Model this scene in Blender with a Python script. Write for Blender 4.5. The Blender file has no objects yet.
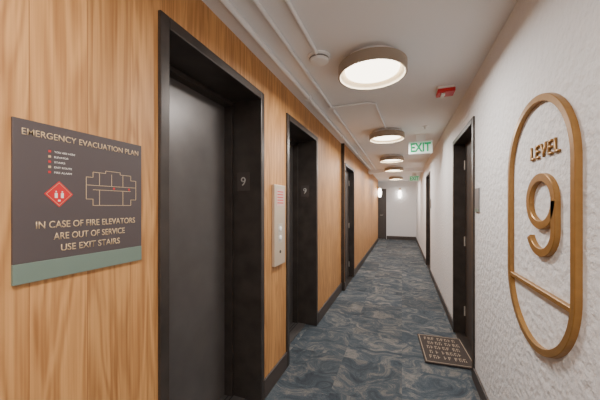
import bpy, bmesh, math, random
from mathutils import Vector, Matrix, Euler
random.seed(4)
S=bpy.context.scene
H=2.40; A=-0.931; A2=-0.885; B=0.539

# ---------------------------------------------------------------- materials
def new_mat(name):
    m=bpy.data.materials.new(name); m.use_nodes=True
    nt=m.node_tree; b=nt.nodes['Principled BSDF']
    return m,nt,b
def N(nt,t,**k):
    n=nt.nodes.new(t)
    for a,v in k.items(): setattr(n,a,v)
    return n
def simple(name,col,rough=.5,metal=0,noise=0,nscale=20,bump=0,emit=None,es=0,bdist=.01):
    m,nt,b=new_mat(name)
    b.inputs['Roughness'].default_value=rough; b.inputs['Metallic'].default_value=metal
    c=(*col,1)
    b.inputs['Base Color'].default_value=c
    if noise or bump:
        tc=N(nt,'ShaderNodeTexCoord'); no=N(nt,'ShaderNodeTexNoise')
        no.inputs['Scale'].default_value=nscale; no.inputs['Detail'].default_value=5
        nt.links.new(tc.outputs['Object'],no.inputs['Vector'])
        if noise:
            r=N(nt,'ShaderNodeValToRGB')
            r.color_ramp.elements[0].position=.3; r.color_ramp.elements[1].position=.7
            r.color_ramp.elements[0].color=(*[x*(1-noise) for x in col],1)
            r.color_ramp.elements[1].color=(*[min(1,x*(1+noise)) for x in col],1)
            nt.links.new(no.outputs['Fac'],r.inputs['Fac']); nt.links.new(r.outputs['Color'],b.inputs['Base Color'])
        if bump:
            bp=N(nt,'ShaderNodeBump'); bp.inputs['Strength'].default_value=bump; bp.inputs['Distance'].default_value=bdist
            nt.links.new(no.outputs['Fac'],bp.inputs['Height']); nt.links.new(bp.outputs['Normal'],b.inputs['Normal'])
    if emit:
        b.inputs['Emission Color'].default_value=(*emit,1); b.inputs['Emission Strength'].default_value=es
    return m

def wood_mat():
    m,nt,b=new_mat('wood_panel'); L=nt.links.new
    tc=N(nt,'ShaderNodeTexCoord'); sep=N(nt,'ShaderNodeSeparateXYZ'); L(tc.outputs['Object'],sep.inputs[0])
    # plank index
    d=N(nt,'ShaderNodeMath',operation='DIVIDE'); L(sep.outputs['Y'],d.inputs[0]); d.inputs[1].default_value=.145
    fl=N(nt,'ShaderNodeMath',operation='FLOOR'); L(d.outputs[0],fl.inputs[0])
    wn=N(nt,'ShaderNodeTexWhiteNoise',noise_dimensions='1D'); L(fl.outputs[0],wn.inputs['W'])
    mu=N(nt,'ShaderNodeMath',operation='MULTIPLY'); L(wn.outputs['Value'],mu.inputs[0]); mu.inputs[1].default_value=7
    add=N(nt,'ShaderNodeMath',operation='ADD'); L(sep.outputs['Z'],add.inputs[0]); L(mu.outputs[0],add.inputs[1])
    cb=N(nt,'ShaderNodeCombineXYZ'); L(sep.outputs['Y'],cb.inputs['Y']); L(add.outputs[0],cb.inputs['Z']); L(sep.outputs['X'],cb.inputs['X'])
    mp=N(nt,'ShaderNodeMapping'); mp.inputs['Scale'].default_value=(9,9,.8); L(cb.outputs[0],mp.inputs[0])
    n1=N(nt,'ShaderNodeTexNoise'); n1.inputs['Scale'].default_value=1.3; n1.inputs['Detail'].default_value=2; n1.inputs['Distortion'].default_value=.5; L(mp.outputs[0],n1.inputs['Vector'])
    k=N(nt,'ShaderNodeMath',operation='MULTIPLY'); L(n1.outputs['Fac'],k.inputs[0]); k.inputs[1].default_value=40
    sn=N(nt,'ShaderNodeMath',operation='SINE'); L(k.outputs[0],sn.inputs[0])
    mr=N(nt,'ShaderNodeMapRange'); mr.inputs['From Min'].default_value=-1; L(sn.outputs[0],mr.inputs['Value'])
    mp2=N(nt,'ShaderNodeMapping'); mp2.inputs['Scale'].default_value=(120,120,2.2); L(cb.outputs[0],mp2.inputs[0])
    n2=N(nt,'ShaderNodeTexNoise'); n2.inputs['Scale'].default_value=1; n2.inputs['Detail'].default_value=3; L(mp2.outputs[0],n2.inputs['Vector'])
    mx=N(nt,'ShaderNodeMath',operation='MULTIPLY_ADD'); L(mr.outputs[0],mx.inputs[0]); mx.inputs[1].default_value=.36; L(n2.outputs['Fac'],mx.inputs[2])
    r=N(nt,'ShaderNodeValToRGB'); e=r.color_ramp.elements
    e[0].position=.30; e[0].color=(.34,.145,.044,1); e[1].position=.95; e[1].color=(.62,.315,.112,1)
    L(mx.outputs[0],r.inputs['Fac'])
    hs=N(nt,'ShaderNodeHueSaturation'); L(r.outputs['Color'],hs.inputs['Color'])
    mr2=N(nt,'ShaderNodeMapRange'); mr2.inputs['To Min'].default_value=.92; mr2.inputs['To Max'].default_value=1.06; L(wn.outputs['Value'],mr2.inputs['Value']); L(mr2.outputs[0],hs.inputs['Value'])
    # seams
    fr=N(nt,'ShaderNodeMath',operation='FRACT'); L(d.outputs[0],fr.inputs[0])
    lt=N(nt,'ShaderNodeMath',operation='LESS_THAN'); L(fr.outputs[0],lt.inputs[0]); lt.inputs[1].default_value=.012
    mix=N(nt,'ShaderNodeMixRGB'); L(lt.outputs[0],mix.inputs[0]); L(hs.outputs[0],mix.inputs[1]); mix.inputs[2].default_value=(.27,.11,.036,1)
    L(mix.outputs[0],b.inputs['Base Color']); b.inputs['Roughness'].default_value=.5
    bp=N(nt,'ShaderNodeBump'); bp.inputs['Strength'].default_value=.08; L(n2.outputs['Fac'],bp.inputs['Height']); L(bp.outputs[0],b.inputs['Normal'])
    return m

def carpet_mat():
    m,nt,b=new_mat('carpet_tiles'); L=nt.links.new
    tc=N(nt,'ShaderNodeTexCoord'); 
    sc=N(nt,'ShaderNodeVectorMath',operation='SCALE'); L(tc.outputs['Object'],sc.inputs[0]); sc.inputs['Scale'].default_value=2.0
    fl=N(nt,'ShaderNodeVectorMath',operation='FLOOR'); L(sc.outputs[0],fl.inputs[0])
    wn=N(nt,'ShaderNodeTexWhiteNoise',noise_dimensions='3D'); L(fl.outputs[0],wn.inputs['Vector'])
    of=N(nt,'ShaderNodeVectorMath',operation='SCALE'); L(wn.outputs['Color'],of.inputs[0]); of.inputs['Scale'].default_value=9
    ad=N(nt,'ShaderNodeVectorMath',operation='ADD'); L(tc.outputs['Object'],ad.inputs[0]); L(of.outputs[0],ad.inputs[1])
    # swirl warp
    w=N(nt,'ShaderNodeTexNoise'); w.inputs['Scale'].default_value=3.0; w.inputs['Detail'].default_value=1; L(ad.outputs[0],w.inputs['Vector'])
    ws=N(nt,'ShaderNodeVectorMath',operation='SCALE'); L(w.outputs['Color'],ws.inputs[0]); ws.inputs['Scale'].default_value=.7
    a2=N(nt,'ShaderNodeVectorMath',operation='ADD'); L(ad.outputs[0],a2.inputs[0]); L(ws.outputs[0],a2.inputs[1])
    mp=N(nt,'ShaderNodeMapping'); mp.inputs['Scale'].default_value=(1,2.1,1); mp.inputs['Rotation'].default_value=(0,0,.6); L(a2.outputs[0],mp.inputs[0])
    n=N(nt,'ShaderNodeTexNoise'); n.inputs['Scale'].default_value=3.2; n.inputs['Detail'].default_value=10; n.inputs['Roughness'].default_value=.78; n.inputs['Distortion'].default_value=.5; L(mp.outputs[0],n.inputs['Vector'])
    r=N(nt,'ShaderNodeValToRGB'); e=r.color_ramp.elements
    e[0].position=.33; e[0].color=(.020,.027,.037,1)
    e[1].position=.74; e[1].color=(.40,.36,.32,1)
    x=e.new(.45); x.color=(.042,.056,.070,1)
    x=e.new(.52); x.color=(.074,.088,.099,1)
    x=e.new(.57); x.color=(.150,.140,.130,1)
    x=e.new(.63); x.color=(.165,.162,.158,1)
    L(n.outputs['Fac'],r.inputs['Fac'])
    f=N(nt,'ShaderNodeTexNoise'); f.inputs['Scale'].default_value=160; f.inputs['Detail'].default_value=2; L(tc.outputs['Object'],f.inputs['Vector'])
    mr=N(nt,'ShaderNodeMapRange'); mr.inputs['From Min'].default_value=.3; mr.inputs['From Max'].default_value=.7; mr.inputs['To Min'].default_value=.72; mr.inputs['To Max'].default_value=1.25; L(f.outputs['Fac'],mr.inputs['Value'])
    tv=N(nt,'ShaderNodeMapRange'); tv.inputs['To Min'].default_value=.78; tv.inputs['To Max'].default_value=1.15; L(wn.outputs['Value'],tv.inputs['Value'])
    mm=N(nt,'ShaderNodeMath',operation='MULTIPLY'); L(mr.outputs[0],mm.inputs[0]); L(tv.outputs[0],mm.inputs[1])
    hs=N(nt,'ShaderNodeHueSaturation'); L(r.outputs[0],hs.inputs['Color']); L(mm.outputs[0],hs.inputs['Value'])
    L(hs.outputs[0],b.inputs['Base Color']); b.inputs['Roughness'].default_value=.95
    bp=N(nt,'ShaderNodeBump'); bp.inputs['Strength'].default_value=.4; bp.inputs['Distance'].default_value=.004; L(f.outputs['Fac'],bp.inputs['Height']); L(bp.outputs[0],b.inputs['Normal'])
    return m

WOOD=wood_mat(); CARPET=carpet_mat()
PLASTER=simple('textured_plaster',(.78,.775,.78),.7,bump=.75,nscale=30,bdist=.015)
CEIL=simple('ceiling_paint',(.87,.87,.87),.8,bump=.25,nscale=60,bdist=.004)
WHITE=simple('white_paint',(.87,.87,.87),.5)
PLASTIC=simple('white_plastic',(.86,.86,.85),.35)
BRONZE=simple('bronze_metal_frame',(.052,.042,.036),.36,.35,noise=.25,nscale=9)
ELDOOR=simple('elevator_door_metal',(.145,.132,.126),.36,.45,noise=.12,nscale=5)
DOORW=simple('dark_door_paint',(.075,.060,.052),.45,noise=.1)
BASEB=simple('baseboard_vinyl',(.06,.047,.041),.5)
GOLD=simple('brushed_gold',(.33,.175,.050),.36,.40,noise=.08,nscale=40)
GOLDT=simple('gold_print',(.62,.44,.25),.6)
SIGN=simple('sign_dark_taupe',(.076,.058,.058),.5)
TEAL=simple('sign_sage_band',(.15,.205,.165),.5)
RED=simple('red_print',(.60,.012,.018),.45)
STEEL=simple('stainless_steel',(.60,.54,.47),.38,.4)
PANEL=simple('call_panel_champagne',(.56,.45,.34),.4,.25)
LTNUM=simple('number_print',(.50,.47,.43),.5)
TAUPE=simple('light_drum_champagne',(.36,.295,.23),.42,.3)
CREAM=simple('light_drum_inner',(.92,.78,.56),.6)
DIFF=simple('light_diffuser',(1,.95,.85),.5,emit=(1,.88,.70),es=7)
SCON=simple('sconce_glass',(1,.97,.92),.4,emit=(1,.95,.88),es=9)
GREEN=simple('exit_green',(.0,.25,.09),.4,emit=(.0,.50,.17),es=.45)
EXITW=simple('exit_face',(.7,.88,.78),.4,emit=(.6,1,.75),es=.22)
MATD=simple('mat_dark',(.050,.036,.030),.9,noise=.3,nscale=200)
MATL=simple('mat_tan',(.36,.28,.20),.85)
BLACK=simple('black_gap',(.012,.011,.011),.5)
PLAQ=simple('plaque_grey',(.20,.19,.19),.5)
PINK=simple('pink_label',(.62,.42,.36),.5)

# ---------------------------------------------------------------- helpers
def link(o):
    S.collection.objects.link(o); return o
def empty(name,loc):
    o=bpy.data.objects.new(name,None); o.location=loc; o.empty_display_size=.1; link(o)
    return o
def par(o,p):
    if p is not None:
        o.parent=p; o.matrix_parent_inverse=Matrix.Translation(p.location).inverted()
    return o
def add_box(bm,x0,x1,y0,y1,z0,z1,bev=0,mi=0):
    r=bmesh.ops.create_cube(bm,size=1)
    vs=r['verts']
    for v in vs:
        v.co=Vector(((x0+x1)/2+v.co.x*abs(x1-x0),(y0+y1)/2+v.co.y*abs(y1-y0),(z0+z1)/2+v.co.z*abs(z1-z0)))
    fs=set(f for v in vs for f in v.link_faces)
    for f in fs: f.material_index=mi
    if bev:
        es=list(set(e for v in vs for e in v.link_edges))
        bmesh.ops.bevel(bm,geom=es,offset=bev,segments=2,affect='EDGES',profile=.5)
def mesh_obj(name,bm,mats,parent=None,smooth=False):
    me=bpy.data.meshes.new(name); bm.normal_update(); bm.to_mesh(me); bm.free()
    for m in (mats if isinstance(mats,list) else [mats]): me.materials.append(m)
    if smooth:
        for p in me.polygons: p.use_smooth=True
    o=link(bpy.data.objects.new(name,me)); return par(o,parent)
def boxes(name,lst,mats,parent=None,bev=0):
    bm=bmesh.new()
    for b in lst:
        add_box(bm,*b[:6],bev=bev,mi=(b[6] if len(b)>6 else 0))
    return mesh_obj(name,bm,mats,parent)
def lathe(name,prof,mats,loc,parent=None,seg=64,mis=None,axis='Z'):
    bm=bmesh.new(); rings=[]
    for r,z in prof:
        ring=[]
        if r<1e-6: ring=[bm.verts.new((0,0,z))]
        else:
            for i in range(seg):
                a=2*math.pi*i/seg; ring.append(bm.verts.new((r*math.cos(a),r*math.sin(a),z)))
        rings.append(ring)
    for k in range(len(rings)-1):
        a,b=rings[k],rings[k+1]
        for i in range(seg):
            j=(i+1)%seg
            if len(a)==1 and len(b)==1: continue
            if len(a)==1: f=bm.faces.new((a[0],b[j],b[i]))
            elif len(b)==1: f=bm.faces.new((a[i],a[j],b[0]))
            else: f=bm.faces.new((a[i],a[j],b[j],b[i]))
            f.material_index=mis[k] if mis else 0
    bmesh.ops.recalc_face_normals(bm,faces=bm.faces)
    M=Matrix.Translation(loc)
    if axis=='X': M=M@Matrix.Rotation(math.pi/2,4,'Y')
    if axis=='Y': M=M@Matrix.Rotation(math.pi/2,4,'X')
    bmesh.ops.transform(bm,matrix=M,verts=bm.verts)
    o=mesh_obj(name,bm,mats,parent)
    for p in o.data.polygons: p.use_smooth=True
    md=o.modifiers.new('es','EDGE_SPLIT'); md.split_angle=math.radians(35)
    return o
ROT={'L':(math.pi/2,0,math.pi/2),'R':(math.pi/2,0,-math.pi/2),'F':(math.pi/2,0,0)}
def text(name,s,face,loc,w,h,mat,parent=None,extr=.001,off=0,spacing=1.0):
    cu=bpy.data.curves.new(name,'FONT'); cu.body=s; cu.align_x='CENTER'; cu.align_y='CENTER'
    cu.size=1; cu.offset=off; cu.space_character=spacing; cu.extrude=0
    o=link(bpy.data.objects.new(name,cu)); bpy.context.view_layer.update()
    dg=bpy.context.evaluated_depsgraph_get()
    me=bpy.data.meshes.new_from_object(o.evaluated_get(dg))
    bpy.data.objects.remove(o)
    xs=[v.co.x for v in me.vertices]; ys=[v.co.y for v in me.vertices]
    cx,cy=(min(xs)+max(xs))/2,(min(ys)+max(ys))/2
    sx=w/(max(xs)-min(xs)) if w else h/(max(ys)-min(ys)); sy=h/(max(ys)-min(ys)) if h else sx
    bm=bmesh.new(); bm.from_mesh(me)
    for v in bm.verts: v.co=Vector(((v.co.x-cx)*sx,(v.co.y-cy)*sy,0))
    r=bmesh.ops.extrude_face_region(bm,geom=list(bm.faces))
    for v in r['geom']:
        if isinstance(v,bmesh.types.BMVert): v.co.z+=extr
    bmesh.ops.recalc_face_normals(bm,faces=bm.faces)
    M=Matrix.Translation(loc)@Euler(ROT[face] if isinstance(face,str) else face).to_matrix().to_4x4()
    bmesh.ops.transform(bm,matrix=M,verts=bm.verts)
    return mesh_obj(name,bm,mat,parent)
def ribbon(name,pts,width,depth,M,mat,parent=None,closed=False,bev=.002):
    bm=bmesh.new(); n=len(pts); P=[Vector(p) for p in pts]; q=[]
    for i in range(n):
        if closed: t=P[(i+1)%n]-P[i-1]
        else: t=P[min(i+1,n-1)]-P[max(i-1,0)]
        t.normalize(); nn=Vector((-t.y,t.x))
        sec=[(width/2,0),(-width/2,0),(-width/2,depth-bev),(-width/2+bev,depth),(width/2-bev,depth),(width/2,depth-bev)]
        q.append([bm.verts.new((P[i].x+nn.x*u,P[i].y+nn.y*u,z)) for u,z in sec])
    k6=6
    for i in range(n if closed else n-1):
        c,d=q[i],q[(i+1)%n]
        for k in range(k6): bm.faces.new((c[k],c[(k+1)%k6],d[(k+1)%k6],d[k]))
    if not closed: bm.faces.new(q[0]); bm.faces.new(q[-1])
    bmesh.ops.recalc_face_normals(bm,faces=bm.faces)
    bmesh.ops.transform(bm,matrix=M,verts=bm.verts)
    return mesh_obj(name,bm,mat,parent)
def tube(name,pts,rad,mat,parent=None):
    cu=bpy.data.curves.new(name,'CURVE'); cu.dimensions='3D'; cu.bevel_depth=rad; cu.bevel_resolution=4; cu.use_fill_caps=True
    sp=cu.splines.new('POLY'); sp.points.add(len(pts)-1)
    for i,p in enumerate(pts): sp.points[i].co=(*p,1)
    cu.materials.append(mat)
    return par(link(bpy.data.objects.new(name,cu)),parent)

# ---------------------------------------------------------------- room shell
YB=-2.6; YE=12.0; YL=11.2
E1=(.848,1.749); E2=(2.164,3.075); D3=(4.50,5.41); YS=4.45
EH=2.178; DH=2.09
R1=(2.51,3.443); R2=(6.15,7.08)
boxes('floor',[(-2.4,B+.35,YB,YE+.1,-.1,0)],CARPET)
boxes('ceiling',[(-2.4,B+.35,YB,YE+.1,H,H+.1)],CEIL)
lw=[]
for y0,y1 in [(YB,E1[0]),(E1[1],E2[0]),(E2[1],YS)]: lw.append((A-.33,A,y0,y1,0,H))
for e in (E1,E2): lw.append((A-.33,A,e[0],e[1],EH,H))
lw+= [(A-.33,A2,YS,D3[0],0,H),(A-.33,A2,D3[0],D3[1],DH,H),(A-.33,A2,D3[1],YL,0,H)]
boxes('wall_left',lw,WOOD)
boxes('wall_right',[(B,B+.3,YB,R1[0],0,H),(B,B+.3,R1[0],R1[1],DH,H),(B,B+.3,R1[1],R2[0],0,H),(B,B+.3,R2[0],R2[1],DH,H),(B,B+.3,R2[1],YE,0,H)],PLASTER)
boxes('wall_end',[(-2.4,B+.3,YE,YE+.1,0,H)],PLASTER)
boxes('wall_back',[(-1.3,B+.3,YB-.1,YB,0,H)],PLASTER)
boxes('wall_side_hall',[(-2.4,-2.3,YL-.3,YE,0,H),(-2.4,A-.33,YL-.1,YL,0,H)],PLASTER)
# dark metal end trim on the panelling step
boxes('trim_1',[(A,A2+.006,YS-.012,YS,0,H)],BRONZE)
# ceiling beam toward the end
boxes('ceiling_beam',[(A2,B,7.9,8.2,H-.10,H)],WHITE)

def bbs(name,lst): return boxes(name,lst,BASEB,bev=.003)
bt=.014; bh=.135
bbs('baseboard_left',[(A,A+bt,YB,E1[0],0,bh),(A,A+bt,E1[1],E2[0],0,bh),(A,A+bt,E2[1],YS-.012,0,bh),(A2,A2+bt,D3[1],YL,0,bh),(A2,A2+.001+bt,YS-.012,D3[0],0,bh)])
bh=.105
bbs('baseboard_right',[(B-bt,B,YB,R1[0],0,bh),(B-bt,B,R1[1],R2[0],0,bh),(B-bt,B,R2[1],YE,0,bh)])
bbs('baseboard_end',[(-.60,B-bt,YE-bt,YE,0,.14)])

# ---------------------------------------------------------------- elevators
def elevator(y0,y1):
    p=empty('elevator_entrance',(A-.14,(y0+y1)/2,0))
    f=.048; x1=A+.014; x0=A-.32; xd=A-.278
    boxes('frame',[(x0,x1,y0,y0+f,0,EH),(x0,x1,y1-f,y1,0,EH),(x0,x1,y0+f,y1-f,EH-.052,EH)],BRONZE,p,bev=.004)
    # inner return step (second rebate)
    boxes('return_step',[(x0,A-.215,y0+f,y0+f+.018,0,EH-.052),(x0,A-.215,y1-f-.018,y1-f,0,EH-.052),(x0,A-.215,y0+f+.018,y1-f-.018,EH-.08,EH-.052)],BRONZE,p,bev=.002)
    boxes('door_panels',[(xd-.03,xd,y0+f+.018,y1-f-.018,.012,EH-.08)],ELDOOR,p,bev=.002)
    boxes('sill',[(x0,A-.12,y0+f,y1-f,0,.008)],ELDOOR,p)
    boxes('sill_grooves',[(xd+.03,xd+.036,y0+f,y1-f,.008,.010),(xd+.06,xd+.066,y0+f,y1-f,.008,.010)],BLACK,p)
    # floor number plate on the far jamb, facing back along the corridor
    boxes('number_plate',[(A-.180,A-.080,y1-f-.003,y1-f,1.49,1.62)],BASEB,p)
    text('floor_number','9','F',(A-.13,y1-f-.003,1.555),None,.062,LTNUM,p,extr=.002,off=.002)
    return p
elevator(*E1); elevator(*E2)

# call station panel
p=empty('elevator_call_panel',(A,1.98,1.23))
boxes('plate',[(A,A+.028,1.885,2.085,.915,1.545)],PANEL,p,bev=.004)
boxes('label',[(A+.028,A+.0295,1.915,2.055,1.38,1.515)],PINK,p)
boxes('label_lines',[(A+.0295,A+.030,1.930,2.040,1.488-i*.022,1.496-i*.022) for i in range(5)],RED,p)
lathe('call_button_up',[(0,.006),(.016,.006),(.019,.004),(.019,0)],[PLASTIC],(A+.030,1.985,1.20),p,axis='X')
lathe('call_button_down',[(0,.006),(.016,.006),(.019,.004),(.019,0)],[PLASTIC],(A+.030,1.985,1.13),p,axis='X')
lathe('key_switch',[(0,.004),(.011,.004),(.013,0)],[BRONZE],(A+.028,1.985,1.02),p,axis='X')
boxes('button_surround',[(A+.028,A+.030,1.945,2.025,1.09,1.24)],STEEL,p,bev=.0008)

# ---------------------------------------------------------------- hinged doors
def hinged(name,side,xw,y0,y1,rec=.1,hinge_far=True):
    s=-1 if side=='L' else 1
    p=empty(name,(xw+s*.05,(y0+y1)/2,0)); f=.045
    def bx(xa,xb,*r): return (min(xa,xb),max(xa,xb),*r)
    a,b=xw-s*.014,xw+s*.16
    boxes('frame',[bx(a,b,y0,y0+f,0,DH),bx(a,b,y1-f,y1,0,DH),bx(a,b,y0+f,y1-f,DH-.045,DH)],BRONZE,p,bev=.003)
    c=xw+s*rec
    boxes('slab',[bx(c,c+s*.045,y0+f+.002,y1-f-.002,.012,DH-.047)],DOORW,p,bev=.002)
    boxes('threshold',[bx(xw,xw+s*.16,y0+f,y1-f,0,.008)],BRONZE,p)
    yh=y0+f+.07
    boxes('lock_plate',[bx(c,c-s*.008,yh-.03,yh+.03,.92,1.14)],STEEL,p,bev=.002)
    tube('lever',[(c-s*.008,yh,1.0),(c-s*.05,yh,1.0),(c-s*.055,yh+.02,1.0),(c-s*.055,yh+.12,1.0)],.008,STEEL,p)
    for z in (.25,1.0,1.82):
        lathe('hinge',[(0,.05),(.007,.05),(.007,-.05),(0,-.05)],[STEEL],(c-s*.006,y1-f-.004,z),p,seg=12)
    return p
hinged('door_1','L',A2,*D3,rec=.09)
hinged('door_2','R',B,*R1)
hinged('door_3','R',B,*R2)
# end wall door (partly seen past the panelling)
p=empty('door_4',(-1.1,YE,0))
boxes('frame',[(-1.62,-1.57,YE-.03,YE,0,DH),(-.665,-.615,YE-.03,YE,0,DH),(-1.57,-.665,YE-.03,YE,DH-.05,DH)],BRONZE,p,bev=.003)
boxes('slab',[(-1.57,-.665,YE-.016,YE,.01,DH-.05)],DOORW,p)
tube('lever',[(-.75,YE-.016,1.0),(-.75,YE-.06,1.0),(-.86,YE-.065,1.0)],.008,STEEL,p)

# ---------------------------------------------------------------- ceiling lights
def drum(y):
    p=empty('ceiling_light',(-.198,y,H))
    r=.233; d=.108; t=.034
    lathe('canopy',[(r-.045,0),(r-.045,-t-.004),(0,-t-.004)],[WHITE],(-.198,y,H),p,seg=96)
    lathe('drum_shade',[(0,-t),(r-.004,-t),(r,-t-.004),(r,-d),(r-.006,-d-.002),(r-.012,-d),(r-.040,-.062),(0,-.055)],[TAUPE,CREAM],(-.198,y,H),p,seg=96,mis=[0,0,0,0,0,1,1])
    lathe('diffuser',[(r-.045,-.062),(r-.052,-.078),(r-.08,-.085),(0,-.088)],[DIFF],(-.198,y,H),p,seg=96)
    la=bpy.data.lights.new('lamp','AREA'); la.shape='DISK'; la.size=.28; la.energy=25 if y<7 else (29 if y<9 else 36); la.color=(1,.97,.935)
    o=link(bpy.data.objects.new('lamp',la)); o.location=(-.198,y,H-.092); par(o,p)
for y in (-1.9,0.0,1.985,3.96,5.9,7.55,10.0): drum(y)

# sconces
def sconce(name,loc,d):
    p=empty(name,loc); x,y,z=loc
    lathe('glass_globe',[(0,.17),(.03,.165),(.055,.13),(.068,.06),(.07,0),(.068,-.06),(.055,-.13),(.03,-.165),(0,-.17)],[SCON],(x+d[0]*.1,y+d[1]*.1,z),p,seg=32)
    tube('arm',[(x,y,z+.20),(x+d[0]*.1,y+d[1]*.1,z+.20),(x+d[0]*.1,y+d[1]*.1,z+.165)],.012,GOLD,p)
    lathe('backplate',[(0,.008),(.045,.008),(.05,-.008),(0,-.008)],[GOLD],(x+d[0]*.008,y+d[1]*.008,z+.20),p,seg=24,axis='X' if d[0] else 'Y')
sconce('wall_sconce',(-.085,YE,1.86),(0,-1))
sconce('wall_sconce',(A2,10.75,1.88),(1,0))

# ---------------------------------------------------------------- smoke detector, conduits, strobe, sprinkler
p=empty('smoke_detector',(-.529,1.80,H))
lathe('base',[(0,0),(.075,0),(.077,-.012),(.066,-.018),(.066,-.03),(.058,-.043),(.03,-.05),(0,-.05)],[PLASTIC],(-.529,1.80,H),p)
lathe('vent_ring',[(.0665,-.019),(.0668,-.024),(.0665,-.029)],[PLAQ],(-.529,1.80,H),p)
p=empty('ceiling_conduit',(-.7,3,H))
tube('run_a',[(-.815,YB,H-.018),(-.815,7.9,H-.018)],.018,WHITE,p)
tube('run_b',[(-.675,YB,H-.013),(-.675,7.9,H-.013)],.013,WHITE,p)
tube('run_c',[(-.529,YB,H-.012),(-.529,1.74,H-.012)],.012,WHITE,p)
tube('run_d',[(-.675,2.75,H-.010),(-.30,2.75,H-.010),(-.25,2.80,H-.010),(-.2,3.74,H-.010)],.010,WHITE,p)
boxes('couplings',[(-.840,-.790,y,y+.05,H-.042,H) for y in (.9,2.4,3.9,5.4)]+[(-.70,-.65,2.72,2.78,H-.03,H)],WHITE,p,bev=.003)
p=empty('fire_alarm_strobe',(.352,2.67,H))
boxes('base',[(.285,.42,2.61,2.75,H-.022,H)],PLASTIC,p,bev=.004)
boxes('body',[(.285,.42,2.60,2.73,H-.055,H-.022)],RED,p,bev=.006)
boxes('lens',[(.315,.345,2.62,2.71,H-.068,H-.055)],PLASTIC,p,bev=.004)
p=empty('sprinkler_head',(.278,3.85,H))
lathe('escutcheon',[(0,0),(.04,0),(.036,-.008),(.012,-.012),(.012,-.035),(.022,-.037),(.022,-.041),(0,-.041)],[WHITE],(.278,3.85,H),p,seg=24)

# ---------------------------------------------------------------- exit signs
def exit_sign(x,y,w,zc,zt=H):
    p=empty('exit_sign',(x,y,zc)); h=w*.58
    boxes('housing',[(x-w/2,x+w/2,y-.02,y+.02,zc-h/2,zc+h/2)],PLASTIC,p,bev=.004)
    boxes('face',[(x-w/2+.01,x+w/2-.01,y-.022,y-.02,zc-h/2+.01,zc+h/2-.01)],EXITW,p)
    boxes('canopy',[(x-.06,x+.06,y-.02,y+.02,zc+h/2,zt)],PLASTIC,p,bev=.003)
    text('letters','EXIT','F',(x,y-.022,zc),w*.84,h*.70,GREEN,p,extr=.002,off=.03)
exit_sign(.248,4.28,.315,2.215)
exit_sign(.36,9.3,.30,2.24)

# ---------------------------------------------------------------- plaques right wall
def plaque(y):
    p=empty('room_number_plaque',(B-.005,y,1.425))
    boxes('plate',[(B-.009,B-.001,y-.055,y+.055,1.335,1.515)],PLAQ,p,bev=.002)
    boxes('edge_band',[(B-.010,B-.009,y-.055,y+.055,1.335,1.36)],TEAL,p)
plaque(2.42); plaque(6.02)

# ---------------------------------------------------------------- evacuation plan sign (left wall)
y0,y1,z0,z1=.399,.766,1.177,1.607; X=A+.008
p=empty('evacuation_plan_sign',(A,(y0+y1)/2,1.39))
boxes('plate',[(A,X,y0,y1,z0+.053,z1)],SIGN,p,bev=.0012)
boxes('bottom_band',[(A,X+.001,y0,y1,z0,z0+.053)],TEAL,p,bev=.0012)
def st(n,s,yc,zc,w,h,m=GOLDT,off=0): return text(n,s,'L',(X,yc,zc),w,h,m,p,extr=.0006,off=off)
yc=(y0+y1)/2
st('title','EMERGENCY EVACUATION PLAN',yc+.002,1.575,.335,.0175,off=.004)
st('line_1','IN CASE OF FIRE ELEVATORS',yc+.010,1.328,.292,.0195,off=.004)
st('line_2','ARE OUT OF SERVICE',yc+.010,1.294,.212,.0195,off=.004)
st('line_3','USE EXIT STAIRS',yc+.010,1.260,.176,.0195,off=.004)
# floor plan
G=[]
t=.0014
def ln(ya,za,yb,zb):
    if abs(ya-yb)<1e-6: G.append((X,X+.0006,ya-t/2,ya+t/2,min(za,zb),max(za,zb)))
    else: G.append((X,X+.0006,min(ya,yb),max(ya,yb),za-t/2,za+t/2))
py0,py1=.572,.742; pz0,pz1=1.382,1.496
out=[(py0,pz0+.02),(py0,pz1-.025),(py0+.02,pz1-.025),(py0+.02,pz1-.008),(py0+.06,pz1-.008),(py0+.06,pz1),(py0+.11,pz1),(py0+.11,pz1-.008),(py0+.15,pz1-.008),(py0+.15,pz1-.025),(py1,pz1-.025),(py1,pz0+.02),(py0+.15,pz0+.02),(py0+.15,pz0),(py0+.02,pz0),(py0+.02,pz0+.02)]
for i in range(len(out)):
    a,b=out[i],out[(i+1)%len(out)]; ln(a[0],a[1],b[0],b[1])
zm=(pz0+pz1)/2
ln(py0,zm+.007,py1,zm+.007); ln(py0+.02,zm-.007,py1-.02,zm-.007)
for k in (2,4,6):
    yy=py0+.02*k
    ln(yy,zm+.007,yy,pz1-.010)
    if k!=4: ln(yy,zm-.007,yy,pz0)
boxes('floor_plan',G,GOLDT,p)
boxes('plan_markers',[(X,X+.0009,py0+.085,py0+.091,zm-.003,zm+.003),(X,X+.0009,py0+.14,py0+.146,zm-.003,zm+.003)],RED,p)
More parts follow.
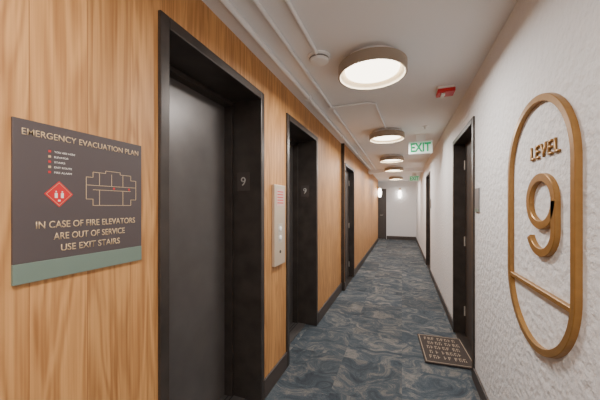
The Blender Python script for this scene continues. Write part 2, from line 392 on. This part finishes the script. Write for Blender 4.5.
# red diamond pictogram with flame and figure
bm=bmesh.new(); dy,dz=.4995,1.414
for (s,dd,mi) in ((.0375,.0008,0),(.033,.0010,1),(.0315,.0012,0)):
    v=[bm.verts.new((X+dd,dy+a*s*.95,dz+b*s)) for a,b in ((-1,0),(0,-1),(1,0),(0,1))]
    f=bm.faces.new(v); f.material_index=mi
mesh_obj('fire_diamond',bm,[RED,GOLDT],p)
WP=simple('white_print',(.8,.76,.7),.6)
boxes('diamond_pictogram',[(X,X+.0016,dy-.011,dy-.004,dz-.011,dz+.003),(X,X+.0016,dy+.004,dy+.011,dz-.011,dz+.003),(X,X+.0016,dy-.009,dy-.006,dz+.005,dz+.009),(X,X+.0016,dy+.006,dy+.009,dz+.005,dz+.009),(X,X+.0016,dy-.003,dy+.003,dz-.021,dz-.016)],WP,p)
st('floor_9_mark','9',dy,dz+.020,None,.010,WP)
# legend
for i,s in enumerate(['YOU ARE HERE','ELEVATOR','STAIRS','EXIT ROUTE','FIRE ALARM']):
    zz=1.533-i*.0145
    boxes('legend_mark',[(X,X+.0008,.474,.480,zz-.003,zz+.003)],RED if i%2==0 else GOLDT,p)
    o=text('legend_text',s,'L',(X,.488+.0022*len(s),zz),.0044*len(s),.0052,WP,p,extr=.0005)

# ---------------------------------------------------------------- LEVEL 9 sign (right wall)
yc=1.4325; zc=1.306
p=empty('level_number_sign',(B,yc,zc))
M=Matrix.Translation((B,yc,zc))@Matrix(((0,0,-1,0),(-1,0,0,0),(0,1,0,0),(0,0,0,1)))
w=.60; h=1.06; bw=.028; rx=(w-bw)/2; sl=(h-bw)/2-rx*1.0
pts=[]
n=48
for i in range(n+1):
    a=math.pi*i/n; pts.append((rx*math.cos(a),sl+rx*math.sin(a)))
for i in range(n+1):
    a=math.pi+math.pi*i/n; pts.append((rx*math.cos(a),-sl+rx*math.sin(a)))
ribbon('stadium_ring',pts,bw,.020,M,GOLD,p,closed=True)
ribbon('cross_bar',[(-rx+.01,-.272),(rx-.01,-.272)],.020,.018,M,GOLD,p)
text('level_letters','LEVEL','R',(B,1.379,1.606),.237,.058,GOLD,p,extr=.007,off=.014,spacing=1.2)
# 9
pts=[]; cx,cy=.047,.093
r9x,r9y=.108,.097
for i in range(49):
    a=2*math.pi*i/48; pts.append((cx+r9x*math.cos(a),cy+r9y*math.sin(a)))
ribbon('nine_bowl',pts[:-1],.033,.018,M,GOLD,p,closed=True)
tail=[]
for i in range(33):
    a=-math.radians(155)*i/32
    tail.append((cx+r9x*math.cos(a),cy-.110+.098*math.sin(a)))
tail=[(cx+r9x,cy+.0)]+tail
ribbon('nine_tail',tail,.033,.018,M,GOLD,p)

# ---------------------------------------------------------------- mat
p=empty('door_mat',(.375,2.93,0))
R=Matrix.Translation((.375,2.93,0))@Matrix.Rotation(math.radians(4),4,'Z')
def rb(name,lst,mat,bev=0):
    bm=bmesh.new()
    for b in lst: add_box(bm,*b,bev=bev)
    bmesh.ops.transform(bm,matrix=R,verts=bm.verts)
    return mesh_obj(name,bm,mat,p)
mw,ml=.205,.275
rb('pad',[(-mw,mw,-ml,ml,.0085,.018)],MATD,.003)
rb('border',[(-mw+.012,mw-.012,-ml+.012,-ml+.018,.018,.019),(-mw+.012,mw-.012,ml-.018,ml-.012,.018,.019),(-mw+.012,-mw+.018,-ml+.012,ml-.012,.018,.019),(mw-.018,mw-.012,-ml+.012,ml-.012,.018,.019)],MATL)
g=[]
for row in range(5):
    yy=.19-row*.09; x=-.155+random.random()*.03
    while x<.13:
        ww=.022
        k=random.randint(0,3)
        g.append((x,x+.006,yy-.027,yy+.027,.018,.019))
        if k!=1: g.append((x+.006,x+ww,yy+.019,yy+.027,.018,.019))
        if k!=2: g.append((x+.006,x+ww-.004,yy-.004,yy+.004,.018,.019))
        if k>1: g.append((x+ww-.006,x+ww,yy-.027,yy+.0,.018,.019))
        x+=.034 if random.random()>.15 else .052
rb('lettering',g,MATL)

# ---------------------------------------------------------------- world & camera
w=bpy.data.worlds.new('world'); S.world=w; w.use_nodes=True
w.node_tree.nodes['Background'].inputs[0].default_value=(.5,.5,.52,1); w.node_tree.nodes['Background'].inputs[1].default_value=.3
cam=bpy.data.cameras.new('camera'); co=link(bpy.data.objects.new('camera',cam))
cam.sensor_width=36; cam.lens=16.5; cam.shift_y=.01; cam.clip_start=.02
co.location=(0,0,1.38); co.rotation_euler=(math.pi/2,0,math.atan(102/275))
S.camera=co
